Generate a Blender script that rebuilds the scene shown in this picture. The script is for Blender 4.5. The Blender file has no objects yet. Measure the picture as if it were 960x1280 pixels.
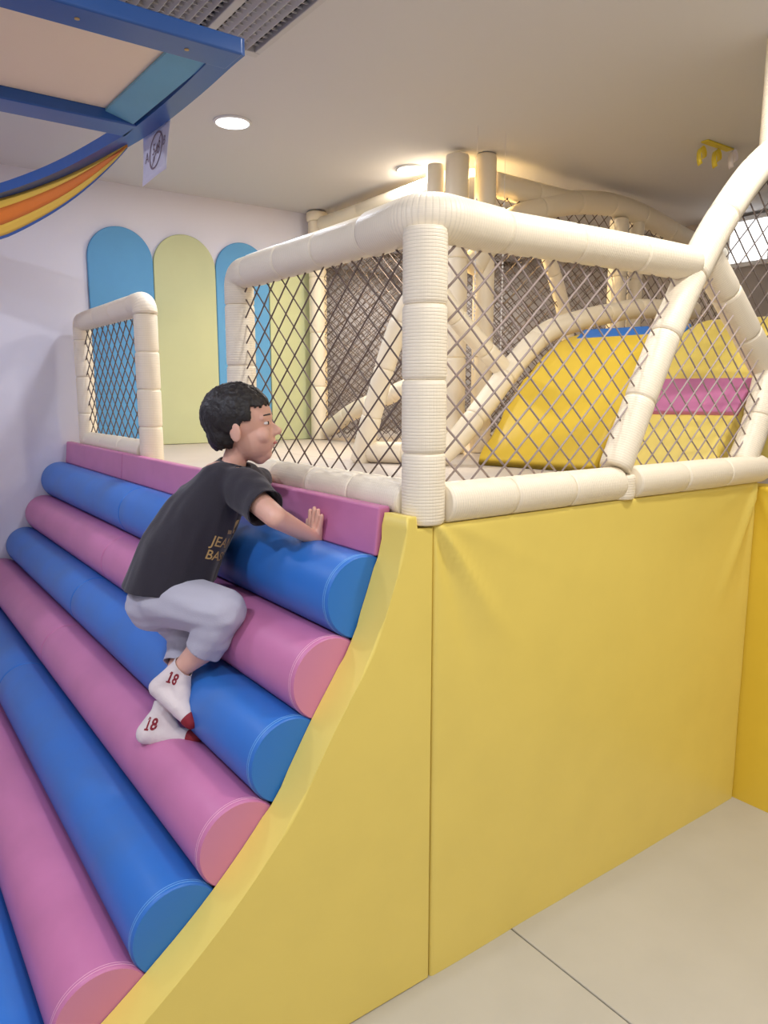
import bpy, bmesh, math, random
from mathutils import Vector, Matrix, noise
from mathutils.bvhtree import BVHTree
random.seed(7)
PI = math.pi
sc = bpy.context.scene
COL = sc.collection

# ------------------------------------------------------------------ camera, world, exposure, lamps' levels
cd = bpy.data.cameras.new('camera'); cam = bpy.data.objects.new('camera', cd); COL.objects.link(cam)
cam.location = (-1.135, -1.352, 1.55)
cam.rotation_euler = (math.radians(90 - 9.068), 0, math.radians(-36.015))
cd.sensor_fit = 'VERTICAL'; cd.sensor_height = 36; cd.lens = 921 / 1280 * 36; cd.clip_start = .02
sc.camera = cam
wd = bpy.data.worlds.new('world'); sc.world = wd; wd.use_nodes = True
wd.node_tree.nodes['Background'].inputs[0].default_value = (.8, .85, 1, 1)
wd.node_tree.nodes['Background'].inputs[1].default_value = .05
sc.view_settings.view_transform = 'Standard'; sc.view_settings.look = 'None'
sc.view_settings.exposure = -0.12; sc.view_settings.gamma = 1; sc.view_settings.use_curve_mapping = False
COOL = (.80, .85, 1.0); NEUT = (1.0, .965, .93); WARM = (1.0, .84, .66); GOLD = (1.0, .72, .32)
CEIL = 2.77
#        x, y, watts, colour, label, seen
LAMPS = [(.41, 1.94, 13, COOL, 'round recessed downlight glowing bluish white left of the cream railings'),
         (1.50, 2.02, 20, NEUT, 'recessed downlight glowing white against the cream ceiling beam'),
         (-1.55, 2.0, 17, COOL, 'added fill downlight, out of view above the far left of the bolster ramp'),  # from here, lamps added out of view to fill in light, except the GOLD one
         (-1.7, .1, 21, COOL, 'added fill downlight, out of view above the lower bolsters'),
         (.55, -.75, 17, NEUT, 'added fill downlight, out of view over the beige floor mats'),
         (-.6, -1.5, 20, NEUT, 'added fill downlight, out of view near the viewer'),
         (-2.2, -1.6, 19, COOL, 'added fill downlight, out of view in the far left front of the room'),
         (.4, -2.6, 16, NEUT, 'added fill downlight, out of view at the front of the room'),
         (.35, .40, 6.5, NEUT, 'added fill downlight, out of view over the fenced platform'),
         (1.2, -.2, 9, NEUT, 'added fill downlight, out of view above the right end of the flat yellow pad'),
         (2.55, .05, 6, WARM, 'added fill downlight, out of view over the yellow humps'),
         (1.80, 1.86, 24, GOLD, 'warm downlight behind the twin cream posts'),
         (2.5, 3.05, 10, NEUT, 'added fill downlight far behind the nets'),
         (3.3, 4.3, 15, NEUT, 'added fill downlight at the very back of the room')]

# ------------------------------------------------------------------ materials
def s2l(c):
    return tuple((v / 12.92 if v <= .04045 else ((v + .055) / 1.055) ** 2.4) for v in c)
def rgb(r, g, b): return s2l((r / 255, g / 255, b / 255)) + (1,)
def mat(name, c, rough=.5, bump=None, mott=0, spec=.5, worn=None, sheen=0, sub=0, dist=.002):
    m = bpy.data.materials.new(name); m.use_nodes = True
    nt = m.node_tree; N = nt.nodes; Lk = nt.links; p = N['Principled BSDF']
    p.inputs['Base Color'].default_value = c; p.inputs['Roughness'].default_value = rough
    p.inputs['Specular IOR Level'].default_value = spec
    if sheen: p.inputs['Sheen Weight'].default_value = sheen
    if sub:
        p.inputs['Subsurface Weight'].default_value = sub; p.inputs['Subsurface Radius'].default_value = (.012, .005, .003)
    tc = N.new('ShaderNodeTexCoord')
    if mott or worn:
        n = N.new('ShaderNodeTexNoise'); n.inputs['Scale'].default_value = 6; n.inputs['Detail'].default_value = 5
        Lk.new(tc.outputs['Object'], n.inputs['Vector'])
        r = N.new('ShaderNodeMapRange'); r.inputs[1].default_value = .4; r.inputs[2].default_value = .75
        Lk.new(n.outputs['Fac'], r.inputs[0])
        mx = N.new('ShaderNodeMix'); mx.data_type = 'RGBA'
        mx.inputs[6].default_value = c
        mx.inputs[7].default_value = worn if worn else tuple(v * (1 - mott) for v in c[:3]) + (1,)
        r.inputs[4].default_value = .55 if worn else 1.0
        Lk.new(r.outputs[0], mx.inputs[0]); Lk.new(mx.outputs[2], p.inputs['Base Color'])
    if bump:
        b = N.new('ShaderNodeTexNoise'); b.inputs['Scale'].default_value = bump[0]; b.inputs['Detail'].default_value = 4
        Lk.new(tc.outputs['Object'], b.inputs['Vector'])
        k = N.new('ShaderNodeBump'); k.inputs['Strength'].default_value = bump[1]; k.inputs['Distance'].default_value = dist
        Lk.new(b.outputs['Fac'], k.inputs['Height']); Lk.new(k.outputs[0], p.inputs['Normal'])
    return m
def weave_mat(name, c, ring=.0078, lng=.009, rough=.42):
    """Embossed woven plastic sleeve: rings and fine lengthwise lines from the metric UV."""
    m = mat(name, c, rough); nt = m.node_tree; N = nt.nodes; Lk = nt.links; p = N['Principled BSDF']
    uv = N.new('ShaderNodeUVMap'); uv.uv_map = 'UVMap'
    sp = N.new('ShaderNodeSeparateXYZ'); Lk.new(uv.outputs[0], sp.inputs[0])
    def groove(sock, per, w):
        a = N.new('ShaderNodeMath'); a.operation = 'MULTIPLY'; a.inputs[1].default_value = PI / per; Lk.new(sock, a.inputs[0])
        s = N.new('ShaderNodeMath'); s.operation = 'SINE'; Lk.new(a.outputs[0], s.inputs[0])
        q = N.new('ShaderNodeMath'); q.operation = 'ABSOLUTE'; Lk.new(s.outputs[0], q.inputs[0])
        g = N.new('ShaderNodeMapRange'); g.inputs[1].default_value = 0; g.inputs[2].default_value = w; Lk.new(q.outputs[0], g.inputs[0])
        return g.outputs[0]
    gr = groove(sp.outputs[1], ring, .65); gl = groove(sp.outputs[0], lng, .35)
    h = N.new('ShaderNodeMath'); h.operation = 'MULTIPLY_ADD'; h.inputs[1].default_value = .35; Lk.new(gl, h.inputs[0]); Lk.new(gr, h.inputs[2])
    k = N.new('ShaderNodeBump'); k.inputs['Strength'].default_value = .75; k.inputs['Distance'].default_value = .0008
    Lk.new(h.outputs[0], k.inputs['Height']); Lk.new(k.outputs[0], p.inputs['Normal'])
    mx = N.new('ShaderNodeMix'); mx.data_type = 'RGBA'; mx.inputs[6].default_value = tuple(v * .9 for v in c[:3]) + (1,); mx.inputs[7].default_value = c  # grooves also darkened in colour, imitating their shade
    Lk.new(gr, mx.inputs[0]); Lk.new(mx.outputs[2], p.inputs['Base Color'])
    return m
def emis(name, c, s):
    m = bpy.data.materials.new(name); m.use_nodes = True; N = m.node_tree.nodes
    p = N['Principled BSDF']; p.inputs['Base Color'].default_value = tuple(c) + (1,)
    p.inputs['Emission Color'].default_value = tuple(c) + (1,); p.inputs['Emission Strength'].default_value = s
    return m
M = dict(
    wall=mat('white_wall_paint', rgb(222, 221, 232), .75, (60, .08)),
    ceil=mat('ceiling_paint', rgb(208, 207, 210), .8, (40, .05)),
    grey=mat('taupe_wall_paint', rgb(178, 170, 165), .8, (50, .1)),
    mat_=mat('beige_floor_vinyl', rgb(192, 187, 174), .5, (350, .12), .05, dist=.001),
    plat=mat('grey_beige_vinyl', rgb(200, 188, 174), .55, (300, .1), .05, dist=.001),
    blue=mat('blue_vinyl', rgb(44, 116, 202), .42, (9, .12), 0, worn=rgb(64, 112, 178), dist=.006),
    bcap=mat('blue_cap_vinyl', rgb(48, 124, 208), .42, (250, .06), dist=.001),
    pink=mat('pink_vinyl', rgb(206, 124, 168), .42, (9, .12), .1, dist=.006),
    pcap=mat('pink_cap_vinyl', rgb(214, 138, 172), .42, (250, .06), dist=.001),
    bpipe=mat('blue_piping', rgb(110, 170, 225), .5), ppipe=mat('pink_piping', rgb(236, 176, 200), .5),
    yel=mat('yellow_vinyl', rgb(243, 219, 112), .4, (7, .15), .04, dist=.006),
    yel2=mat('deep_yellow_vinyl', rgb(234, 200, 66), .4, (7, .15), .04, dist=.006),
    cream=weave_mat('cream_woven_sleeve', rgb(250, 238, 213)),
    cream2=mat('cream_plain_sleeve', rgb(246, 234, 208), .45, (120, .1)),
    pipe=mat('dark_steel', rgb(120, 110, 100), .5),
    net=mat('brown_grey_cord', rgb(112, 96, 88), .7, (300, .3)),
    net2=mat('mauve_grey_cord', rgb(168, 152, 146), .7, (300, .3)),
    net3=mat('dark_cord', rgb(122, 110, 104), .8),
    ablue=mat('sky_blue_felt', rgb(92, 158, 206), .7, (300, .15), .04),
    agreen=mat('pale_green_felt', rgb(196, 201, 156), .7, (300, .15), .03),
    fblue=mat('royal_blue_paint', rgb(46, 92, 162), .3, (30, .05)),
    teal=mat('teal_board', rgb(112, 176, 200), .4, (6, .05), .1),
    glow=mat('cream_glow', rgb(248, 228, 200), .8, (80, .2)),
    orange=mat('orange_cloth', rgb(238, 128, 40), .6, (60, .2)), sun=mat('sunny_yellow_cloth', rgb(244, 196, 74), .6, (60, .2)),
    vent=mat('grey_grille', rgb(196, 194, 196), .5), dark=mat('dark_duct', rgb(60, 58, 58), .8),
    paper=mat('white_paper', rgb(236, 232, 244), .8), ink=mat('grey_ink', rgb(150, 128, 138), .8),
    trim=mat('white_enamel', rgb(238, 238, 240), .4),
    lensC=emis('cool_lens', (.86, .9, 1), 9), lensN=emis('neutral_lens', (1, .96, .9), 9), lensG=emis('gold_lens', (1, .8, .45), 9),
    lit=emis('bright_glow', (.95, .98, 1), 2.2),
    skin=mat('skin', rgb(232, 182, 160), .5, (200, .08), sub=.15), lip=mat('lip', rgb(196, 110, 104), .45),
    shirt=mat('black_cotton', rgb(40, 36, 46), .85, (260, .35), sheen=.2), gold=mat('gold_print', rgb(196, 164, 104), .5),
    pants=mat('light_grey_cotton', rgb(186, 184, 196), .85, (260, .35), sheen=.2),
    sock=mat('white_cotton', rgb(226, 214, 210), .85, (300, .4), sheen=.2), red=mat('dark_red_knit', rgb(140, 34, 46), .8),
    hair=mat('black_hair', rgb(30, 25, 24), .45, (160, .9)), eyew=mat('eye_white', rgb(238, 236, 232), .2), iris=mat('dark_iris', rgb(40, 26, 20), .2),
    yrib=mat('yellow_paper', rgb(226, 206, 60), .6), string=mat('white_beads', rgb(226, 222, 220), .5),
)

# ------------------------------------------------------------------ builders
class MB:
    def __init__(s): s.v = []; s.f = []; s.uv = []
    def add(s, vs, fs, uvs=None):
        o = len(s.v); s.v += [Vector(v) for v in vs]
        for i, f in enumerate(fs):
            s.f.append([o + k for k in f]); s.uv.append(uvs[i] if uvs else [(0, 0)] * len(f))
        return s
    def box(s, a, b, bev=0):
        bm = bmesh.new(); bmesh.ops.create_cube(bm, size=1)
        for v in bm.verts:
            v.co = Vector([(a[i] + b[i]) / 2 + v.co[i] * (b[i] - a[i]) for i in range(3)])
        if bev: bmesh.ops.bevel(bm, geom=bm.edges[:], offset=bev, segments=3, profile=.5, affect='EDGES')
        bm.verts.index_update()
        s.add([v.co for v in bm.verts], [[v.index for v in f.verts] for f in bm.faces]); bm.free(); return s
    def prism(s, poly, fn, d, bev=0, seg=3):
        """poly: 2D outline (CCW); fn maps (u,v,w) to world; w from 0 to d."""
        bm = bmesh.new(); vs = [bm.verts.new((u, v, 0)) for u, v in poly]; f = bm.faces.new(vs)
        r = bmesh.ops.extrude_face_region(bm, geom=[f]); nv = [g for g in r['geom'] if isinstance(g, bmesh.types.BMVert)]
        for v in nv: v.co.z = d
        if bev: bmesh.ops.bevel(bm, geom=[e for e in bm.edges if abs(e.verts[0].co.z - e.verts[1].co.z) < 1e-6], offset=bev, segments=seg, profile=.5, affect='EDGES', clamp_overlap=True)
        bmesh.ops.recalc_face_normals(bm, faces=bm.faces[:]); bm.verts.index_update()
        s.add([fn(*v.co) for v in bm.verts], [[v.index for v in f.verts] for f in bm.faces]); bm.free(); return s
    def tube(s, pts, rad, n=20, caps=True, v0=0):
        """Swept tube along pts, rad: radius per point. Metric UVs."""
        P = [Vector(p) for p in pts]; T = []
        for i in range(len(P)):
            a = P[max(0, i - 1)]; b = P[min(len(P) - 1, i + 1)]; T.append((b - a).normalized())
        up = Vector((0, 0, 1)) if abs(T[0].z) < .9 else Vector((0, 1, 0))
        nrm = (up - T[0] * up.dot(T[0])).normalized(); vs = []; l = v0; Ls = []
        for i, p in enumerate(P):
            if i:
                nrm = (nrm - T[i] * nrm.dot(T[i])).normalized(); l += (p - P[i - 1]).length
            Ls.append(l); bn = T[i].cross(nrm); r = rad[i] if isinstance(rad, (list, tuple)) else rad
            for k in range(n):
                a = 2 * PI * k / n; vs.append(p + nrm * (math.cos(a) * r) + bn * (math.sin(a) * r))
        rm = max(rad) if isinstance(rad, (list, tuple)) else rad
        fs = []; uv = []
        for i in range(len(P) - 1):
            for k in range(n):
                k2 = (k + 1) % n; fs.append([i * n + k, i * n + k2, (i + 1) * n + k2, (i + 1) * n + k])
                u0 = 2 * PI * rm * k / n; u1 = 2 * PI * rm * (k + 1) / n
                uv.append([(u0, Ls[i]), (u1, Ls[i]), (u1, Ls[i + 1]), (u0, Ls[i + 1])])
        if caps:
            fs.append(list(range(n))[::-1]); uv.append([(0, 0)] * n); m = (len(P) - 1) * n
            fs.append([m + k for k in range(n)]); uv.append([(0, 0)] * n)
        return s.add(vs, fs, uv)
    def ring(s, c, R, r, fn=None, n=32, k=6):
        vs = []; fs = []
        for i in range(n):
            for j in range(k):
                a = 2 * PI * i / n; b = 2 * PI * j / k; q = (math.cos(a) * (R + r * math.cos(b)), r * math.sin(b), math.sin(a) * (R + r * math.cos(b)))
                vs.append(Vector(c) + Vector(q if not fn else fn(q)))
                fs.append([i * k + j, i * k + (j + 1) % k, ((i + 1) % n) * k + (j + 1) % k, ((i + 1) % n) * k + j])
        return s.add(vs, fs)
    def mesh(s, name, org=Vector((0, 0, 0)), smooth=False):
        me = bpy.data.meshes.new(name); me.from_pydata([tuple(v - org) for v in s.v], [], s.f)
        u = me.uv_layers.new(name='UVMap'); flat = [c for f in s.uv for q in f for c in q]
        u.data.foreach_set('uv', flat)
        bm = bmesh.new(); bm.from_mesh(me); bmesh.ops.recalc_face_normals(bm, faces=bm.faces[:]); bm.to_mesh(me); bm.free()
        if smooth: me.polygons.foreach_set('use_smooth', [True] * len(me.polygons))
        return me
ORG = {}
def link(name, me, m, parent=None, wn=False):
    o = bpy.data.objects.new(name, me); COL.objects.link(o)
    if m and not (me and me.materials): me.materials.append(m)
    if parent: o.parent = parent; ORG[o.name] = ORG[parent.name]
    if wn:
        k = o.modifiers.new('weighted', 'WEIGHTED_NORMAL'); k.keep_sharp = True
    return o
def obj(name, mb, m, parent=None, smooth=False, wn=False, label=None):
    if parent: org = ORG[parent.name]
    else:
        lo = [min(v[i] for v in mb.v) for i in range(3)]; hi = [max(v[i] for v in mb.v) for i in range(3)]
        org = Vector(((lo[0] + hi[0]) / 2, (lo[1] + hi[1]) / 2, lo[2]))
    o = link(name, mb.mesh(name, org, smooth or wn), m, parent, wn)
    if not parent: o.location = org; ORG[o.name] = org
    if label: o['label'] = label
    return o
def thing(name, label, cat, loc, group=None):
    o = bpy.data.objects.new(name, None); COL.objects.link(o); o.location = loc; o.empty_display_size = .1
    ORG[o.name] = Vector(loc); return tag(o, label, cat, group)
def tag(o, label, cat, group=None):
    o['label'] = label; o['category'] = cat
    if group: o['group'] = group
    return o
def struct(name, mb, m, parent=None, **k):
    o = obj(name, mb, m, parent, **k)
    if not parent: o['kind'] = 'structure'
    return o
def catmull(pts, step=.03):
    P = [Vector(p) for p in pts]
    if len(P) == 2: return P
    out = []
    for i in range(len(P) - 1):
        a = P[i - 1] if i else P[0] * 2 - P[1]; b = P[i]; c = P[i + 1]; d = P[i + 2] if i + 2 < len(P) else P[-1] * 2 - P[-2]
        n = max(2, int((c - b).length / step))
        for k in range(n):
            t = k / n; out.append(.5 * ((2 * b) + (c - a) * t + (2 * a - 5 * b + 4 * c - d) * t * t + (3 * b - a - 3 * c + d) * t ** 3))
    return out + [P[-1]]
def along(P, t0, t1):
    """Sub-path between arc lengths t0 and t1."""
    out = []; l = 0
    def at(t):
        l = 0
        for i in range(len(P) - 1):
            d = (P[i + 1] - P[i]).length
            if l + d >= t or i == len(P) - 2: return P[i].lerp(P[i + 1], (t - l) / d if d else 0)
            l += d
    e = .012
    ts = [t0, t0 + .004, t0 + e]; inner = []
    for i in range(1, len(P) - 1):
        l += (P[i] - P[i - 1]).length
        if t0 + e + .01 < l < t1 - e - .01: inner.append(l)
    if not inner: inner = [t0 + (t1 - t0) * q for q in (.33, .66)]
    ts += inner + [t1 - e, t1 - .004, t1]
    return [at(t) for t in ts]
def core_path(P):
    P = [p.copy() for p in P]; e = .012
    P[0] += (P[1] - P[0]).normalized() * e; P[-1] += (P[-2] - P[-1]).normalized() * e
    return P
def run(root, name, pts, r=.05, seg=.21, m=None, core=True, n=22, round_end=False, label=None):
    """A padded tube: a steel pipe as the part and its foam sleeves as sub-parts."""
    P = catmull(pts); L = sum((P[i + 1] - P[i]).length for i in range(len(P) - 1)); k = max(1, round(L / seg))
    part = obj(name, MB().tube(core_path(P), r * .8, 12), M['pipe'], root, True, label=label)
    for i in range(k):
        a = L * i / k; b = L * (i + 1) / k; q = along(P, a, b); rr = r * random.uniform(.985, 1.015)
        rad = [rr * .9, rr * .97] + [rr] * (len(q) - 4) + [rr * .97, rr * .9]
        if round_end and i == k - 1:
            d = (q[-1] - q[-2]).normalized()
            q += [q[-1] + d * (.02), q[-1] + d * .03]; rad[-1] = rr * .98; rad[-2] = rr; rad += [rr * .86, rr * .55]
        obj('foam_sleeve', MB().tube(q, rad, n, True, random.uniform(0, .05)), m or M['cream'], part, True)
    return part
def net(root, poly, u, period=.1, k=.88, r=.003, m=None, sag=.004, name='net'):
    """Diamond net of crossing cords cut to a convex outline."""
    poly = [Vector(p) for p in poly]; o = poly[0]; u = Vector(u).normalized()
    nn = None
    for i in range(1, len(poly) - 1):
        c = (poly[i] - o).cross(poly[i + 1] - o)
        if c.length > 1e-5: nn = c.normalized(); break
    v = nn.cross(u).normalized()
    if v.z < 0: v = -v
    Q = [((p - o).dot(u), (p - o).dot(v)) for p in poly]; mb = MB()
    for sgn in (1, -1):
        dx, dy = 1, sgn * k; l = math.hypot(dx, dy); dx /= l; dy /= l; nx, ny = -dy, dx
        cs = [q[0] * nx + q[1] * ny for q in Q]; stp = period * abs(nx); c = math.ceil(min(cs) / stp) * stp
        while c < max(cs):
            hit = []
            for i in range(len(Q)):
                a = Q[i]; b = Q[(i + 1) % len(Q)]; ca = a[0] * nx + a[1] * ny - c; cb = b[0] * nx + b[1] * ny - c
                if (ca < 0) != (cb < 0):
                    t = ca / (ca - cb); hit.append((a[0] + (b[0] - a[0]) * t, a[1] + (b[1] - a[1]) * t))
            if len(hit) >= 2:
                a, b = hit[0], hit[1]; L = math.hypot(b[0] - a[0], b[1] - a[1])
                if L > .02:
                    ns = max(1, int(L / .13)); pts = []
                    for q in range(ns + 1):
                        t = q / ns; s = sag * math.sin(PI * t)
                        w = noise.noise_vector(Vector((a[0] + (b[0] - a[0]) * t, a[1] + (b[1] - a[1]) * t, o.x + o.y)) * 3) * s
                        pts.append(o + u * (a[0] + (b[0] - a[0]) * t) + v * (a[1] + (b[1] - a[1]) * t - s * .6) + nn * (sgn * r * .5) + w)
                    mb.tube(pts, r, 4, True)
            c += stp
    return obj(name, mb, m or M['net'], root, True)

# ------------------------------------------------------------------ setting
def wallbox(name, a, b, m): return struct(name, MB().box(a, b), m)
YB = 3.25
wallbox('wall_back', (-3.5, YB, 0), (1.66, YB + .12, CEIL), M['wall'])
wallbox('wall_return', (1.54, YB + .12, 0), (1.66, 5.0, CEIL), M['grey'])
wallbox('wall_far', (1.54, 5.0, 0), (4.12, 5.12, CEIL), M['grey'])
wallbox('wall_right', (4.0, -4.0, 0), (4.12, 5.0, CEIL), M['grey'])
wallbox('wall_left', (-3.62, -4.0, 0), (-3.5, YB + .12, CEIL), M['wall'])
wallbox('wall_front', (-3.62, -4.12, 0), (4.12, -4.0, CEIL), M['wall'])
wallbox('ceiling', (-3.62, -4.12, CEIL), (4.12, 5.12, CEIL + .12), M['ceil'])
fl = wallbox('floor', (-3.62, -4.12, -.12), (4.12, 5.12, -.03), M['grey'])
for i in range(-2, 1):
    for j in range(3):
        x0 = .312 + 1.205 * i; y1 = -1.205 * j
        yt = y1 - .002 if j else .09
        obj('floor_mat', MB().box((x0 + .002, y1 - 1.203, -.03), (x0 + (1.203 if i else 1.29), yt, 0), .004), M['mat_'], fl, wn=True)

# downlights
for x, y, w, c, lab in LAMPS:
    t = thing('downlight', lab, 'lamp', (x, y, CEIL - .012))
    obj('trim_ring', MB().ring((x, y, CEIL - .004), .078, .007, lambda q: (q[0], q[2], q[1])), M['trim'], t, True)
    mb = MB(); mb.tube([(x, y, CEIL - .004), (x, y, CEIL - .009)], .072, 32)
    obj('lens', mb, M['lensG'] if c is GOLD else M['lensC'] if c is COOL else M['lensN'], t)
    ld = bpy.data.lights.new('bulb', 'AREA'); ld.shape = 'DISK'; ld.size = .15; ld.energy = w; ld.color = c; ld.spread = PI
    lo = bpy.data.objects.new('bulb', ld); COL.objects.link(lo); lo.parent = t; lo.location = (0, 0, -.004)

# ceiling air grille
vt = thing('air_grille', 'grey louvred air grille in the ceiling beside the blue frame', 'vent', (-.25, .8, CEIL - .03))
vx0, vx1, vy0, vy1 = -.75, .178, .36, 1.235
obj('backing', MB().box((vx0, vy0, CEIL - .004), (vx1, vy1, CEIL - .001)), M['dark'], vt)
for a, b in (((vx0, vy0), (vx1, vy0 + .03)), ((vx0, vy1 - .035), (vx1, vy1)), ((vx0, vy0 + .031), (vx0 + .03, vy1 - .036)), ((vx1 - .022, vy0 + .031), (vx1, vy1 - .036)), ((-.05, vy0 + .031), (-.02, vy1 - .036)), ((-.4, vy0 + .031), (-.37, vy1 - .036))):
    obj('frame_bar', MB().box((a[0], a[1], CEIL - .03), (b[0], b[1], CEIL - .001), .003), M['vent'], vt)
sl = None; x = vx0 + .05
while x < vx1 - .03:
    if not any(abs(x - q) < .03 for q in (-.035, -.385)):
        if sl is None:
            mb = MB(); mb.add([(x - .008, vy0 + .03, CEIL - .006), (x - .006, vy0 + .03, CEIL - .006), (x + .010, vy0 + .03, CEIL - .027), (x + .008, vy0 + .03, CEIL - .027)] + [(x - .008, vy1 - .035, CEIL - .006), (x - .006, vy1 - .035, CEIL - .006), (x + .010, vy1 - .035, CEIL - .027), (x + .008, vy1 - .035, CEIL - .027)],
                              [(0, 1, 2, 3), (7, 6, 5, 4), (0, 4, 5, 1), (1, 5, 6, 2), (2, 6, 7, 3), (3, 7, 4, 0)])
            sl = obj('louvre_slat', mb, M['vent'], vt); sx = x
        else:
            c = sl.copy(); COL.objects.link(c); c.location = (x - sx, 0, 0)
    x += .034
mb = MB(); y = vy0 + .06
while y < vy1 - .04:
    mb.box((vx0 + .03, y, CEIL - .018), (vx1 - .02, y + .003, CEIL - .012)); y += .034
obj('cross_wires', mb, M['vent'], vt)['kind'] = 'stuff'

# added glowing pane imitating a bright glow by the far right wall
tr = thing('glow_pane', 'added bright pane for the white glow high behind the nets at right', 'glowing pane', (3.97, 1.43, 2.42))
obj('frame', MB().box((3.965, 1.27, 2.42), (3.999, 1.60, 2.45), .003).box((3.965, 1.27, 2.72), (3.999, 1.60, 2.75), .003).box((3.965, 1.27, 2.45), (3.999, 1.30, 2.72)).box((3.965, 1.57, 2.45), (3.999, 1.60, 2.72)), M['trim'], tr)
obj('pane', MB().box((3.975, 1.30, 2.45), (3.99, 1.57, 2.72)), M['lit'], tr)

# yellow curled paper on the ceiling
yd = thing('paper_streamer', 'small curled yellow paper streamer stuck under the ceiling near the right post', 'decoration', (2.47, .82, 2.66))
for k, (px, py) in enumerate(((2.40, .85), (2.50, .83), (2.58, .79))):
    mb = MB(); vs = []; fs = []
    for i in range(15):
        a = -.6 + 5.0 * i / 14
        for w in (-.03, .03): vs.append((px + .026 * math.cos(a) + w * .5, py + w * .7, 2.715 + (.022 + .002 * i) * math.sin(a)))
    for i in range(14): fs.append((2 * i, 2 * i + 1, 2 * i + 3, 2 * i + 2))
    o = obj('curl', mb.add(vs, fs), M['yrib'] if k < 2 else M['paper'], yd, True); so = o.modifiers.new('thick', 'SOLIDIFY'); so.thickness = .001
obj('tape', MB().box((2.37, .80, 2.762), (2.60, .84, 2.769), .001), M['yrib'], yd)

# ------------------------------------------------------------------ yellow padded walls
def ridge(x, z, segs):
    d = 0
    for (x0, z0), (x1, z1), amp, w in segs:
        ex, ez = x1 - x0, z1 - z0; L2 = ex * ex + ez * ez; t = ((x - x0) * ex + (z - z0) * ez) / L2
        if t < 0 or t > 1: continue
        p = abs((x - x0) * ez - (z - z0) * ex) / math.sqrt(L2); ww = w * (.35 + t)
        d += amp * math.exp(-(p / ww) ** 2) * (1 - t) * min(1, t * 6)
    return d
def pad(name, x0, x1, z1, fn, label, m, folds, nx=64, nz=64, dep=.1):
    """A stuffed vinyl pad: rounded edges, soft fold ridges radiating from its top corners."""
    vs = []; fs = []; X = [x0 + (x1 - x0) * (.5 - .5 * math.cos(PI * i / nx)) for i in range(nx + 1)]; Z = [z1 * (.5 - .5 * math.cos(PI * j / nz)) for j in range(nz + 1)]
    for z in Z:
        for x in X:
            e = min(x - x0, x1 - x, z1 - z + .0, z + .02); rr = .012
            r = rr - math.sqrt(max(0, rr * rr - max(0, rr - e) ** 2)) if e < rr else 0
            y = r * .7 - ridge(x, z, folds) - .002 * noise.noise(Vector((x * 4, z * 4, x0)))
            vs.append(fn(x, y, z))
    n = nx + 1
    for j in range(nz):
        for i in range(nx): fs.append((j * n + i, j * n + i + 1, (j + 1) * n + i + 1, (j + 1) * n + i))
    o = len(vs); bd = [i for i in range(n)] + [j * n + nx for j in range(1, nz + 1)] + [nz * n + i for i in range(nx - 1, -1, -1)] + [j * n for j in range(nz - 1, 0, -1)]
    src = []
    for b in bd:
        j, i = divmod(b, n); src.append(fn(X[i], dep, Z[j]))
    vs += src
    for k in range(len(bd)): fs.append((bd[k], bd[(k + 1) % len(bd)], o + (k + 1) % len(bd), o + k))
    fs.append([o + k for k in range(len(bd))][::-1])
    return tag(obj(name, MB().add(vs, fs), m, None, True), label, 'wall pad')
pad('yellow_wall_pad', .0025, 1.527, 1.235, lambda x, y, z: Vector((x, y, z)), 'large flat yellow vinyl wall pad under the front netted railing', M['yel'],
    [((.0, 1.25), (.30, .84), .022, .02), ((.0, 1.25), (.16, .80), -.010, .025), ((.02, 1.25), (.55, 1.02), .005, .03), ((1.53, 1.25), (1.30, .78), .02, .022), ((1.53, 1.24), (1.42, .7), -.006, .02), ((1.53, 1.25), (1.1, 1.1), .004, .03)])
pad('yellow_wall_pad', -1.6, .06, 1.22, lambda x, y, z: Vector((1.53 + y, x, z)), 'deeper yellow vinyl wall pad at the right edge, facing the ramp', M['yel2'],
    [((0, 1.23), (-.12, .95), .012, .02), ((0, 1.23), (-.2, 1.12), .01, .02)])
# curved side board of the ramp
CR = [(-.103, 1.156), (-.183, .956), (-.297, .779), (-.409, .604), (-.56, .443), (-.721, .312), (-.895, .195), (-1.085, .105)]
out = [(-.0025, 0), (-.0025, 1.232), (-.05, 1.232), (-.054, 1.262), (-.083, 1.264)]
mid = catmull([(-.083, 1.264, 0), (-.103, 1.156, 0), (-.183, .956, 0), (-.297, .779, 0), (-.409, .604, 0), (-.56, .443, 0), (-.721, .312, 0), (-.895, .195, 0), (-1.085, .105, 0), (-1.29, .045, 0), (-1.42, .012, 0)], .035)[1:]
out += [(p.x, p.y) for p in mid] + [(-1.42, 0)]
cb = MB().prism(out, lambda u, v, w: Vector((u, w, v)), .098, .017, 4)
tag(obj('ramp_side_board', cb, M['yel'], wn=True), 'curved yellow padded side board running down beside the bolsters', 'side board')

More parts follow.
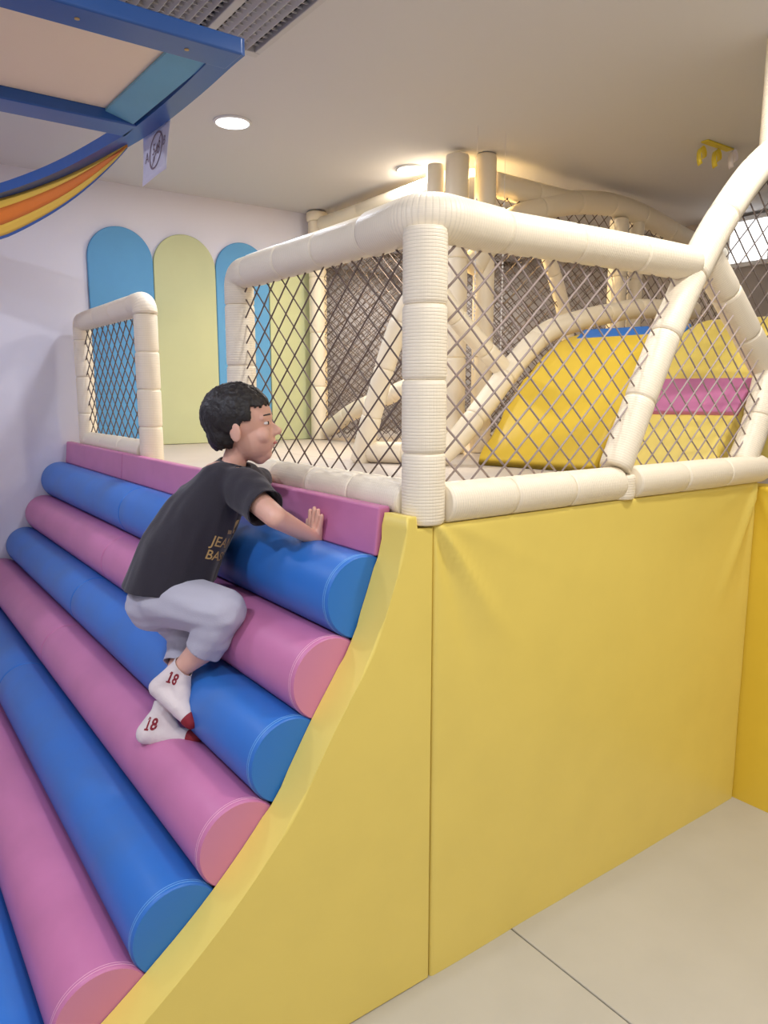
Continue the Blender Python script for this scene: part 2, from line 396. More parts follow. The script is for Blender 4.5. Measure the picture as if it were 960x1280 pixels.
# ------------------------------------------------------------------ ramp of bolsters
names = [('blue', 'topmost row'), ('pink', 'second row from the top'), ('blue', 'third row from the top'), ('pink', 'fourth row from the top'),
         ('blue', 'fifth row from the top'), ('pink', 'sixth row from the top'), ('blue', 'lowest blue row'), ('pink', 'lowest row near the floor')]
cen = []
for i in range(7):
    a, b = CR[i], CR[i + 1]; cen.append(((a[0] + b[0]) / 2, (a[1] + b[1]) / 2))
cen.append((-1.185, .112))
RB = .1055
def bolster_mesh(L, near):
    y0, y1 = 0, L; e = .006; b = MB()
    b.tube([(0, y0, 0), (0, y0 + .002, 0), (0, y0 + e, 0), (0, y0 + .012, 0)] + [(0, y0 + L * q, 0) for q in (.1, .25, .5, .75, .9)] + [(0, y1 - .012, 0), (0, y1 - e, 0), (0, y1 - .002, 0), (0, y1, 0)],
           [RB - .006, RB - .003, RB - .0005, RB] + [RB] * 5 + [RB, RB - .0005, RB - .003, RB - .006], 56, False)
    return b
cache = {}
for i, (c, row) in enumerate(names):
    cx, cz = cen[i]; mid_y = 1.72 + (.03, -.03, .04, 0, .06, -.02, .03, 0)[i]
    base = 'blue' if c == 'blue' else 'pink'
    for half, (y0, y1) in (('near', (.101, mid_y - .0012)), ('far', (mid_y + .0012, YB - .003))):
        t = thing('bolster', '%s padded vinyl bolster, %s half of the %s of the ramp' % (c, half, row), 'bolster', (cx, y0, cz - RB), 'climbing bolsters of the ramp')
        ORG[t.name] = Vector((0, 0, RB)) * 0
        me = bolster_mesh(y1 - y0, half == 'near').mesh('cover', Vector((0, 0, -RB)), True)
        link('cover', me, M[base], t)
        for nm, yy in (('near', 0), ('far', y1 - y0)):
            k = ('cap', base)
            if k not in cache:
                mb = MB(); mb.tube([(0, 0, 0), (0, .0012, 0)], RB - .004, 48); cache[k] = mb.mesh('end_cap', Vector((0, 0, -RB))); cache[k].materials.append(M[base[0] + 'cap'])
            if nm == 'near' or half == 'near':
                o = link('end_cap', cache[k], None, t); o.location = (0, yy - (.0004 if nm == 'near' else .0008), 0)
        if half == 'near':
            k = ('pipe', base)
            if k not in cache:
                cache[k] = MB().ring((0, 0, RB), RB - .0005, .0011, n=64).mesh('piping', smooth=True); cache[k].materials.append(M[base[0] + 'pipe'])
            for yy in (.010, .017):
                o = link('piping', cache[k], None, t); o.location = (0, yy, 0)
# solid wedge that carries the bolsters
wp = [(.10, 0), (.10, 1.10)] + [(c[0] + .09, c[1] - .075) for c in cen[:6]] + [(-.78, .02), (-.78, 0)]
tag(obj('sloping_ramp', MB().prism(wp, lambda u, v, w: Vector((u, .11 + w, v)), YB - .13), M['plat']), 'sloping base underneath the blue and pink bolsters', 'ramp')
# pink beam on the platform edge, three lengths
for y0, y1, lab in ((.101, .70, 'pink padded kerb beam under the near netted railing, by the hand'), (.702, 2.17, 'pink padded kerb beam across the gap between the railings'), (2.172, YB - .003, 'pink padded kerb beam under the small railing by the wall')):
    b = MB().prism([(-.106, 1.164), (-.060, 1.164), (-.060, 1.277), (-.092, 1.277)], lambda u, v, w, y0=y0: Vector((u, y0 + w, v)), y1 - y0, 0)
    bm_ = MB().box((-.1, y0, 1.1535), (-.058, y1, 1.277), .007)
    for v in bm_.v: v.x += -.012 * (1.277 - v.z) / .113 + .006 if v.x < -.08 else 0
    tag(obj('kerb_beam', bm_, M['pink'], wn=True), lab, 'beam', 'pink kerb beams')
# platform
pf = thing('platform', 'raised play platform with a grey beige vinyl deck', 'platform', (2, 1.7, 0))
obj('body', MB().box((.105, .103, 0), (3.98, 3.24, 1.19)).box((1.68, 3.24, 0), (3.98, 4.98, 1.19)), M['plat'], pf)
for (x0, x1) in ((-.056, .8), (.802, 1.6)):
    for (y0, y1) in ((.103, 1.64), (1.642, 3.24)):
        obj('deck_mat', MB().box((x0, y0, 1.191), (x1, y1, 1.235), .004), M['plat'], pf, wn=True)
obj('deck_mat', MB().box((1.602, .103, 1.191), (3.98, 3.24, 1.235), .004), M['plat'], pf, wn=True)

# ------------------------------------------------------------------ arch panels on the back wall
def arch(x0, x1, top, m, lab):
    r = (x1 - x0) / 2 - .001; cx = (x0 + x1) / 2; z0 = 1.237
    poly = [(cx - r, z0), (cx + r, z0)] + [(cx + r * math.cos(a), top - r + r * math.sin(a)) for a in [PI * k / 28 for k in range(29)]]
    tag(obj('arch_panel', MB().prism(poly, lambda u, v, w: Vector((u, YB - w, v)), .022, .006, 2), m, wn=True), lab, 'wall panel', 'arched wall panels')
arch(.081, .466, 2.525, M['ablue'], 'sky blue round-topped panel at the left of the white wall')
arch(.466, .868, 2.526, M['agreen'], 'pale green round-topped panel between the two blue panels')
arch(.868, 1.245, 2.522, M['ablue'], 'sky blue round-topped panel beside the near railing end post')
arch(1.247, 1.648, 2.46, M['agreen'], 'pale green round-topped panel behind the near net and cream post')

# ------------------------------------------------------------------ netted railings
XF = -.004; ZT = 1.952; ZB = 1.287; R0 = .052
def corner(root, a, c, b, r=.07, rt=.054, name='corner_elbow', m=None):
    """One bent sleeve over a corner."""
    a, c, b = Vector(a), Vector(c), Vector(b); d1 = (a - c).normalized(); d2 = (b - c).normalized(); p = [a]
    for k in range(9):
        t = k / 8; p.append((c + d1 * r).lerp(c, t).lerp(c.lerp(c + d2 * r, t), t))
    p.append(b); n = len(p)
    rad = [rt * .93] + [rt] * (n - 2) + [rt * .93]
    p.insert(1, p[0].lerp(p[1], .08)); rad.insert(1, rt); p.insert(-1, p[-1].lerp(p[-2], .08)); rad.insert(-1, rt)
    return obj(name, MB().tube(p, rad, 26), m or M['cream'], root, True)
f1 = thing('netted_railing', 'cream padded railing with brown net along the top of the ramp, nearest post included', 'railing', (XF, .5, 1.23), 'netted railings')
run(f1, 'corner_post', [(XF, .04, 1.237), (XF, .04, 1.93)], .0535, .19)
corner(f1, (XF, .26, ZT), (XF, .035, ZT + .008), (.235, .04, ZT), .07, .056)
run(f1, 'top_rail', [(XF, .26, ZT), (XF, .94, ZT)], R0, .23)
corner(f1, (XF, .94, ZT), (XF, 1.045, ZT), (XF, 1.045, ZT - .1), .05, .05)
run(f1, 'end_post', [(XF, 1.045, 1.237), (XF, 1.045, ZT - .1)], .05, .21)
run(f1, 'bottom_rail', [(XF, .082, ZB), (XF, .995, ZB)], R0, .21)
net(f1, [(XF, .08, 1.33), (XF, 1.0, 1.33), (XF, 1.0, 1.91), (XF, .08, 1.91)], (0, 1, 0), .098, .86)
f2 = thing('netted_railing', 'small cream padded railing with net standing next to the white wall', 'railing', (XF, 2.5, 1.23), 'netted railings')
run(f2, 'near_post', [(XF, 2.02, 1.237), (XF, 2.02, 1.905)], .053, .17)
corner(f2, (XF, 2.02, 1.905), (XF, 2.02, ZT), (XF, 2.14, ZT), .05, .054)
run(f2, 'top_rail', [(XF, 2.14, ZT), (XF, 3.0, ZT)], R0, .3)
corner(f2, (XF, 3.0, ZT), (XF, 3.1, ZT), (XF, 3.1, ZT - .1), .05, .05)
run(f2, 'wall_post', [(XF, 3.1, 1.237), (XF, 3.1, ZT - .1)], .05, .2)
run(f2, 'bottom_rail', [(XF, 2.08, ZB), (XF, 3.05, ZB)], R0, .3)
net(f2, [(XF, 2.06, 1.33), (XF, 3.06, 1.33), (XF, 3.06, 1.91), (XF, 2.06, 1.91)], (0, 1, 0), .098, .86)
f3 = thing('netted_railing', 'long cream padded railing with mauve net above the flat yellow pad', 'railing', (.7, .04, 1.23), 'netted railings')
run(f3, 'top_rail', [(.235, .04, ZT), (.66, .04, 1.958), (1.075, .04, 1.958)], R0, .27)
run(f3, 'bottom_rail', [(.042, .03, 1.284), (.735, .03, 1.284)], .051, .22)
net(f3, [(.055, .04, 1.325), (.74, .04, 1.325), (1.07, .04, 1.915), (.055, .04, 1.915)], (1, 0, 0), .087, .9, .0034, M['net2'])
f4 = thing('tunnel_frame', 'big cream padded tube frame with leaning tube, arch and net at the right', 'tube frame', (1.2, .05, 1.23))
run(f4, 'stub_post', [(.755, .03, 1.237), (.755, .03, 1.31)], .047, .1)
run(f4, 'leaning_tube', [(.738, .035, 1.33), (.851, .04, 1.533), (.976, .04, 1.755), (1.085, .04, 1.925)], .049, .2)
run(f4, 'arch_tube', [(1.085, .04, 1.925), (1.208, .04, 2.083), (1.36, .04, 2.24), (1.499, .045, 2.345), (1.66, .06, 2.43)], .052, .24)
run(f4, 'upper_tube', [(1.19, .075, 2.02), (1.37, .075, 1.88), (1.665, .075, 1.64)], .052, .24)
run(f4, 'lower_tube', [(1.66, .06, 1.64), (1.56, .045, 1.43), (1.475, .04, 1.305)], .05, .2)
run(f4, 'bottom_rail', [(.80, .025, 1.284), (1.545, .012, 1.284)], .05, .24, round_end=True)
run(f4, 'tall_post', [(1.585, .06, 2.37), (1.585, .06, 2.765)], .055, .3)
net(f4, [(.80, .04, 1.325), (1.45, .04, 1.325), (1.60, .04, 1.62), (1.17, .04, 1.95), (1.10, .04, 1.90)], (1, 0, 0), .087, .9, .0034, M['net2'])
net(f4, [(1.24, .06, 2.03), (1.78, .06, 1.60), (1.78, .06, 2.44), (1.60, .06, 2.37), (1.36, .06, 2.22)], (1, 0, 0), .1, .86, .003, M['net3'], name='upper_net')

# ------------------------------------------------------------------ inner climbing frames
g1 = thing('tube_climber', 'thin cream tube frame leaning inside the platform behind the nets', 'tube frame', (1.1, 1.3, 1.235))
run(g1, 'leaning_tube', [(.803, 1.505, 1.237), (.835, 1.42, 1.525), (.881, 1.36, 1.773), (.917, 1.28, 1.95), (.971, 1.22, 2.057)], .047, .24, M['cream2'])
run(g1, 'falling_tube', [(.985, 1.22, 2.05), (1.086, 1.19, 1.91), (1.24, 1.17, 1.777), (1.44, 1.16, 1.62)], .045, .24, M['cream2'])
run(g1, 'hoop_tube', [(.99, 1.16, 1.27), (1.109, 1.15, 1.364), (1.254, 1.15, 1.499), (1.429, 1.15, 1.673), (1.641, 1.15, 1.837), (1.872, 1.15, 1.91), (2.122, 1.15, 1.964), (2.391, 1.15, 2.006), (2.9, 1.15, 2.03)], .052, .26, M['cream2'])
run(g1, 'base_tube', [(.83, 1.47, 1.285), (1.02, 1.19, 1.285)], .05, .22, M['cream2'])
g2 = thing('back_frame', 'cream posts, ceiling beam and arch carrying dark nets behind the platform', 'tube frame', (2.2, 1.6, 1.235))
run(g2, 'corner_post', [(1.57, 3.14, 1.237), (1.57, 3.14, 2.70)], .06, .4, M['cream2'])
obj('post_cap', MB().tube([(1.57, 3.14, 2.70), (1.57, 3.14, 2.705), (1.57, 3.14, 2.755), (1.57, 3.14, 2.762)], [.06, .07, .07, .06], 24), M['cream2'], g2, True)
run(g2, 'ceiling_beam', [(1.58, 3.08, 2.675), (1.58, 1.70, 2.675)], .05, .46, M['cream2'])
run(g2, 'twin_post', [(1.50, 1.64, 1.237), (1.50, 1.64, 2.745)], .06, .5, M['cream2'])
run(g2, 'twin_post', [(1.66, 1.6, 1.237), (1.66, 1.6, 2.765)], .056, .5, M['cream2'])
run(g2, 'twin_post', [(1.455, 1.76, 1.237), (1.455, 1.76, 2.72)], .045, .5, M['cream2'])
run(g2, 'cross_beam', [(1.73, 1.62, 2.64), (2.35, 1.62, 2.63)], .065, .3, M['cream2'])
run(g2, 'arch_tube', [(1.574, 1.6, 2.20), (1.742, 1.6, 2.385), (1.918, 1.6, 2.50), (2.169, 1.6, 2.59), (2.438, 1.6, 2.645), (2.731, 1.6, 2.668), (3.052, 1.6, 2.64), (3.406, 1.6, 2.575), (3.9, 1.6, 2.50)], .065, .3, M['cream2'])
run(g2, 'brace_post', [(2.056, 1.6, 2.50), (2.322, 1.6, 1.956), (2.40, 1.6, 1.30)], .04, .3, M['cream2'])
run(g2, 'brace_post', [(2.79, 1.6, 1.237), (2.773, 1.6, 2.60)], .055, .35, M['cream2'])
run(g2, 'brace_post', [(2.975, 1.6, 1.237), (2.95, 1.6, 2.60)], .045, .35, M['cream2'])
run(g2, 'sloping_tube', [(1.6, 3.078, 1.30), (1.6, 2.772, 1.434), (1.6, 2.41, 1.53), (1.6, 2.0, 1.63)], .055, .3, M['cream2'])
net(g2, [(1.59, 3.09, 1.26), (1.59, 1.7, 1.26), (1.59, 1.7, 2.64), (1.59, 3.09, 2.64)], (0, 1, 0), .09, .85, .0028, M['net3'])
net(g2, [(1.73, 1.6, 1.26), (3.95, 1.6, 1.26), (3.95, 1.6, 2.50), (3.3, 1.6, 2.60), (2.7, 1.6, 2.66), (2.2, 1.6, 2.62), (1.73, 1.6, 2.62)], (1, 0, 0), .09, .86, .003, M['net'])
g3 = thing('net_curtain', 'grey net curtain hanging far behind the corner post', 'net', (2.3, 3.0, 1.235))
obj('hanging_pole', MB().tube([(1.70, 3.3, 2.70), (3.95, 2.4, 2.70)], .02, 12), M['pipe'], g3, True)
net(g3, [(1.72, 3.29, 1.26), (3.93, 2.41, 1.26), (3.93, 2.41, 2.70), (1.72, 3.29, 2.70)], (.926, -.377, 0), .075, .85, .003, M['net3'])
g4 = thing('net_curtain', 'darker net curtain hanging furthest back against the taupe wall', 'net', (2.3, 4.3, 1.235))
obj('hanging_pole', MB().tube([(1.70, 4.2, 2.72), (3.95, 3.6, 2.72)], .02, 12), M['pipe'], g4, True)
net(g4, [(1.72, 4.19, 1.22), (3.93, 3.61, 1.22), (3.93, 3.61, 2.72), (1.72, 4.19, 2.72)], (.965, -.26, 0), .075, .85, .003, M['net3'])
for k, (x, y) in enumerate(((1.34, 1.32), (1.50, 1.30))):
    mb = MB()
    for i in range(44):
        z = 2.45 - i * .018
        mb.box((x - .0028, y - .0028, z - .010), (x + .0028, y + .0028, z))
    mb.box((x - .0006, y - .0006, 1.64), (x + .0006, y + .0006, 2.768))
    tag(obj('bead_string', mb, M['string']), 'white beaded string hanging behind the long net, %s' % ('nearer the corner post' if k == 0 else 'further right of the two'), 'string', 'hanging bead strings')

# yellow climbing humps
def hump(name, prof, y0, y1, sk, m, lab):
    t = thing(name, lab, 'climbing hump', (prof[0][0], (y0 + y1) / 2, 1.237)); P = [Vector((p[0], p[1], 0)) for p in prof]
    q = catmull(P, .04); poly = [(p.x, p.y) for p in q][::-1]
    if abs(poly[0][1] - 1.237) > .01: poly.insert(0, (poly[0][0], 1.237))
    mb = MB().prism(poly, lambda u, v, w: Vector((u + sk * (y1 - y0 - w), y0 + w, v)), y1 - y0, .02, 3)
    obj('body', mb, m, t, wn=True); return t
ha = hump('climbing_hump', [(1.15, 1.237), (1.26, 1.40), (1.385, 1.545), (1.51, 1.685), (1.643, 1.785), (1.784, 1.835), (1.95, 1.85), (2.3, 1.85)], .56, 1.09, .25, M['yel2'], 'yellow padded climbing hump further back, with blue step on its crest')
tB = hump('climbing_hump', [(1.31, 1.237), (1.42, 1.40), (1.54, 1.535), (1.67, 1.675), (1.80, 1.785), (1.94, 1.855), (2.10, 1.885), (2.33, 1.87), (2.52, 1.75), (2.62, 1.5), (2.65, 1.237)], .135, .555, .25, M['yel'], 'yellow padded climbing hump nearer the front, with pink step pad')
def slab(root, name, c0, c1, c2, c3, th, m):
    """Padded step lying on the slope through four corners."""
    c = [Vector(q) for q in (c0, c1, c2, c3)]; n = (c[1] - c[0]).cross(c[3] - c[0]).normalized()
    if n.x > 0: n = -n
    bm = bmesh.new(); a = [bm.verts.new(q - n * .01) for q in c]; b = [bm.verts.new(q + n * th) for q in c]
    bm.faces.new(a); bm.faces.new(b)
    for i in range(4): bm.faces.new((a[i], a[(i + 1) % 4], b[(i + 1) % 4], b[i]))
    bmesh.ops.recalc_face_normals(bm, faces=bm.faces[:]); bmesh.ops.bevel(bm, geom=bm.edges[:], offset=.008, segments=2, profile=.5, affect='EDGES'); bm.verts.index_update()
    mb = MB().add([v.co.copy() for v in bm.verts], [[v.index for v in f.verts] for f in bm.faces]); bm.free()
    return obj(name, mb, m, root, wn=True)
slab(ha, 'blue_step', (1.69, 1.03, 1.765), (1.82, .55, 1.765), (1.93, .55, 1.845), (1.80, 1.03, 1.845), .02, M['blue'])
slab(tB, 'pink_step', (1.48, .56, 1.47), (1.59, .13, 1.47), (1.71, .13, 1.60), (1.60, .56, 1.60), .025, M['pink'])

# ------------------------------------------------------------------ hanging boat-shaped canopy frame
ZF = 2.4
bo = thing('boat_canopy', 'blue boat-shaped frame with striped side hanging under the ceiling', 'canopy', (-.9, 1.5, ZF))
rim_o = [(-.226, .50), (-.226, .58), (-.221, .80), (-.225, 1.09), (-.245, 1.36), (-.308, 1.785), (-.386, 2.118), (-.488, 2.43), (-.63, 2.74), (-.9, 3.02)]
def strip(P, w, z0, z1, m, name, root):
    Q = catmull([(x, y, 0) for x, y in P], .06); vs = []; fs = []
    for i, p in enumerate(Q):
        a = Q[max(0, i - 1)]; b = Q[min(len(Q) - 1, i + 1)]; t = (b - a).normalized(); nrm = Vector((-t.y, t.x, 0)); ww = w(i / (len(Q) - 1)) if callable(w) else w
        for q, z in ((p, z0), (p, z1), (p + nrm * ww, z1), (p + nrm * ww, z0)): vs.append((q.x, q.y, z))
    for i in range(len(Q) - 1):
        for k in range(4): fs.append((4 * i + k, 4 * i + (k + 1) % 4, 4 * i + 4 + (k + 1) % 4, 4 * i + 4 + k))
    e = 4 * (len(Q) - 1); fs += [(3, 2, 1, 0), (e, e + 1, e + 2, e + 3)]
    return obj(name, MB().add(vs, fs), m, root)
strip(rim_o, .062, ZF, ZF + .04, M['fblue'], 'rim', bo)
strip([(-1.8 - x, y) for x, y in rim_o], lambda t: -.062, ZF, ZF + .04, M['fblue'], 'rim', bo)
obj('end_beam', MB().box((-1.52, .497, ZF - .001), (-.232, .603, ZF + .041), .006), M['fblue'], bo, wn=True)
obj('cross_beam', MB().box((-1.5, 1.165, ZF), (-.285, 1.285, ZF + .038), .006), M['fblue'], bo, wn=True)
tb = MB(); tv = []
for y0, xo in ((.605, -.283), (1.163, -.30)):
    tv += [(xo, y0, ZF + .004), (xo - .085, y0, ZF + .026), (xo - .085, y0, ZF + .034), (xo, y0, ZF + .014)]
tb.add(tv, [(0, 1, 2, 3), (7, 6, 5, 4), (0, 4, 5, 1), (1, 5, 6, 2), (2, 6, 7, 3), (3, 7, 4, 0)]); obj('teal_board', tb, M['teal'], bo)
obj('warm_glow_panel', MB().box((-1.5, .60, ZF + .036), (-.30, 1.17, ZF + .042)), M['glow'], bo)  # beige panel added for the warm glow between the beams
# striped valance hanging from the rim (both sides), four bands and a piping
for side in (0, 1):
    Q = catmull([(x, y, 0) for x, y in rim_o[2:]], .06)
    def vp(p, f, t):
        q = max(0, min(1, (p.y - 1.33) / 1.07)); drop = .165 * q ** .75 * f; x = p.x - .012 - .02 * math.sin(PI * f) * q
        return Vector((x if side == 0 else -1.8 - x, p.y, ZF + .002 - drop))
    for f0, f1, m, nm in ((0, .3, 'sun', 'yellow_band'), (.3, .72, 'orange', 'orange_band'), (.72, .97, 'sun', 'yellow_band'), (.965, 1.03, 'fblue', 'blue_edge')):
        vs = []; fs = []
        for p in Q:
            if p.y < 1.34: continue
            for k in range(4): vs.append(vp(p, f0 + (f1 - f0) * k / 3, 0))
        n = len(vs) // 4
        for i in range(n - 1):
            for k in range(3): fs.append((4 * i + k, 4 * i + k + 1, 4 * i + 5 + k, 4 * i + 4 + k))
        o = obj(nm, MB().add(vs, fs), M[m], bo, True); so = o.modifiers.new('thick', 'SOLIDIFY'); so.thickness = .004
for x, y in ((-1.3, .55), (-1.5, .55), (-1.2, 2.9), (-1.42, 2.0)):
    obj('hanging_wire', MB().tube([(x, y, ZF + .03), (x, y, CEIL - .001)], .0012, 5), M['pipe'], bo)
for x, y in ((-.36, .55), (-.62, .55)):
    obj('screw', MB().tube([(x, y, ZF - .003), (x, y, ZF + .003)], .006, 10), M['gold'], bo)

# ------------------------------------------------------------------ lettering
def text_mesh(s, size, font_shear=0, ext=.0, bold=0):
    c = bpy.data.curves.new('t', 'FONT'); c.body = s; c.size = size; c.align_x = 'CENTER'; c.align_y = 'CENTER'; c.shear = font_shear; c.extrude = ext; c.offset = bold * size; c.resolution_u = 3
    o = bpy.data.objects.new('t', c); COL.objects.link(o); bpy.context.view_layer.update()
    me = bpy.data.meshes.new_from_object(o.evaluated_get(bpy.context.evaluated_depsgraph_get()))
    r = [v.co.copy() for v in me.vertices], [list(p.vertices) for p in me.polygons]
    bpy.data.objects.remove(o); bpy.data.curves.remove(c); bpy.data.meshes.remove(me); return r
def put(vf, o, ux, uy, mb=None):
    mb = mb or MB(); mb.add([Vector(o) + Vector(ux) * v.x + Vector(uy) * v.y for v in vf[0]], vf[1]); return mb
# paper sign with a circled mark hanging from the rim
sg = thing('paper_sign', 'white paper sign with a circled mark hanging from the blue rim', 'sign', (-.218, 1.19, 2.20))
A = Vector((-.2185, 1.335, 2.27)); nx = MB(); vs = []; fs = []
def sgp(u, v, w=0):     # u 0..1 across, v 0..1 down
    y = 1.31 + .05 * v + (1.045 + .045 * v - 1.31 - .05 * v) * u
    return Vector((-.2185 + .006 * math.sin(u * 3 + v * 2) - w, y, 2.425 - .155 * v - .004 * u))
for i in range(9):
    for j in range(9): vs.append(sgp(i / 8, j / 8))
for i in range(8):
    for j in range(8): fs.append((9 * i + j, 9 * i + j + 1, 9 * i + 10 + j, 9 * i + 9 + j))
o = obj('sheet', MB().add(vs, fs), M['paper'], sg, True); so = o.modifiers.new('thick', 'SOLIDIFY'); so.thickness = .0006
mk = MB()
for r0, r1 in ((.235, .265),):
    n = 48; vs = []; fs = []
    for i in range(n):
        a = 2 * PI * i / n
        for r in (r0, r1): vs.append(sgp(.5 + r * math.cos(a), .47 + r * 1.35 * math.sin(a), .0015))
    for i in range(n): fs.append((2 * i, 2 * i + 1, (2 * i + 3) % (2 * n), (2 * i + 2) % (2 * n)))
    mk.add(vs, fs)
mk.add([sgp(*q, .0015) for q in ((.37, .74), (.39, .76), (.66, .23), (.64, .21))], [(0, 1, 2, 3)])
for s, u, v, sz in (('A', .15, .5, .19), ('5', .40, .43, .2), ('4', .50, .47, .2), ('8', .61, .46, .24), ('o', .44, .6, .16), ('B', .84, .42, .17)):
    q = text_mesh(s, sz); mk.add([sgp(u + p.x, v - p.y * 1.5, .0015) for p in q[0]], q[1])
obj('printed_mark', mk, M['ink'], sg)

# ------------------------------------------------------------------ the child
def rcone(bm, a, ra, b, rb, n=18):
    a, b = Vector(a), Vector(b); d = b - a; L = d.length
    t = d.normalized() if L > 1e-6 else Vector((0, 0, 1)); up = Vector((0, 0, 1)) if abs(t.z) < .9 else Vector((1, 0, 0))
    x = (up - t * up.dot(t)).normalized(); y = t.cross(x); rings = []
    prof = [(a - t * ra * math.cos(q), ra * math.sin(q)) for q in (.35, .7, 1.1, PI / 2)] + [(a.lerp(b, k), ra + (rb - ra) * k) for k in (.33, .66)] + [(b + t * rb * math.cos(q), rb * math.sin(q)) for q in (PI / 2, 1.1, .7, .35)]
    for p, r in prof: rings.append([bm.verts.new(p + (x * math.cos(2 * PI * k / n) + y * math.sin(2 * PI * k / n)) * r) for k in range(n)])
    for i in range(len(rings) - 1):
        for k in range(n): bm.faces.new((rings[i][k], rings[i][(k + 1) % n], rings[i + 1][(k + 1) % n], rings[i + 1][k]))
    bm.faces.new(rings[0][::-1]); bm.faces.new(rings[-1])
def ell(bm, c, ax, rad, n=20):
    """Ellipsoid with axes ax (three vectors) and radii rad."""
    r = bmesh.ops.create_uvsphere(bm, u_segments=n, v_segments=n // 2 + 2, radius=1)
    for v in r['verts']: v.co = Vector(c) + Vector(ax[0]) * (v.co.x * rad[0]) + Vector(ax[1]) * (v.co.y * rad[1]) + Vector(ax[2]) * (v.co.z * rad[2])
def fuse(bm, vox, it=3, fac=.5):
    """Union of the lumps as one smooth continuous mesh."""
    me = bpy.data.meshes.new('f'); bmesh.ops.recalc_face_normals(bm, faces=bm.faces[:]); bm.to_mesh(me); bm.free()
    o = bpy.data.objects.new('f', me); COL.objects.link(o)
    r = o.modifiers.new('r', 'REMESH'); r.mode = 'VOXEL'; r.voxel_size = vox
    s = o.modifiers.new('s', 'SMOOTH'); s.factor = fac; s.iterations = it
    bpy.context.view_layer.update(); dg = bpy.context.evaluated_depsgraph_get()
    m2 = bpy.data.meshes.new_from_object(o.evaluated_get(dg)); bpy.data.objects.remove(o); bpy.data.meshes.remove(me)
    m2.polygons.foreach_set('use_smooth', [True] * len(m2.polygons)); return m2
def cut(me, cuts):
    """Open clean hems: each cut (point, normal, reach) removes what lies beyond the plane near the point."""
    bm = bmesh.new(); bm.from_mesh(me)
    for p, n, reach in cuts:
        p, n = Vector(p), Vector(n).normalized()
        geo = [f for f in bm.faces if (f.calc_center_median() - p).length < reach]
        es = list({e for f in geo for e in f.edges}); vs = list({v for f in geo for v in f.verts})
        bmesh.ops.bisect_plane(bm, geom=vs + es + geo, plane_co=p, plane_no=n)
        kill = [f for f in bm.faces if (f.calc_center_median() - p).length < reach and (f.calc_center_median() - p).dot(n) > 1e-4]
        bmesh.ops.delete(bm, geom=kill, context='FACES')
    bm.to_mesh(me); bm.free(); me.polygons.foreach_set('use_smooth', [True] * len(me.polygons)); return me
def wrinkle(me, amp, sc_, seed, stretch=None):
    bm = bmesh.new(); bm.from_mesh(me); bm.normal_update()
    for v in bm.verts:
        p = v.co * sc_
        if stretch: p = p - Vector(stretch) * p.dot(Vector(stretch)) * .75
        v.co += v.normal * (amp * (noise.noise(p + Vector((seed, 0, 0))) + .5 * noise.noise(p * 2.3 + Vector((0, seed, 0)))))
    bm.to_mesh(me); bm.free(); return me
J = dict(t0=(-0.414, 0.684, 1.023), t1=(-0.377, 0.657, 1.122), t2=(-0.328, 0.633, 1.213), t3=(-0.280, 0.606, 1.305), nk=(-0.254, 0.592, 1.332), nk2=(-0.240, 0.581, 1.389), hd=(-0.226, 0.572, 1.463),
         sR=(-0.282, 0.493, 1.304), eR=(-0.260, 0.324, 1.237), wR=(-0.125, 0.356, 1.160), sRc=(-0.262, 0.402, 1.264), sL=(-0.196, 0.664, 1.304), eL=(-0.073, 0.769, 1.280), sLc=(-0.125, 0.720, 1.278),
         pv=(-0.435, 0.699, 0.973), hR=(-0.450, 0.629, 0.989), kR=(-0.354, 0.436, 0.975), cR=(-0.398, 0.486, 0.874), aR=(-0.451, 0.537, 0.806), heR=(-0.506, 0.559, 0.757), baR=(-0.471, 0.496, 0.714), toR=(-0.453, 0.464, 0.685),
         hL=(-0.403, 0.750, 0.949), kL=(-0.368, 0.662, 0.837), cL=(-0.393, 0.656, 0.815), aL=(-0.497, 0.570, 0.680), heL=(-0.533, 0.572, 0.619), baL=(-0.472, 0.528, 0.610), toL=(-0.441, 0.492, 0.610))
J = {k: Vector(v) for k, v in J.items()}
for k in ('heL', 'baL', 'toL'): J[k] += Vector((-.012, -.004, .011))
J['toL'] += Vector((.0097, -.0071, 0))
FW = Vector((.809, -.588, 0)); LF = Vector((.588, .809, 0)); UPV = Vector((0, 0, 1))      # the child's forward and left
kid = thing('person', 'child in black t-shirt, grey shorts and white socks climbing the bolster ramp', 'person', (-.47, .56, .55))
def lump(mm, name, m, parent=kid, label=None):
    mm.transform(Matrix.Translation(-ORG[kid.name])); o = link(name, mm, m, parent)
    if label: o['label'] = label
    return o
b = bmesh.new(); tl = LF * .045
for s in (-1, 1):
    rcone(b, J['pv'] + tl * s, .075, J['t1'] + tl * s, .07); rcone(b, J['t1'] + tl * s, .07, J['t3'] + tl * s * .9, .062)
rcone(b, J['t3'], .05, J['nk'], .036); rcone(b, J['nk'] - FW * .005, .036, J['nk2'] - FW * .004, .033)
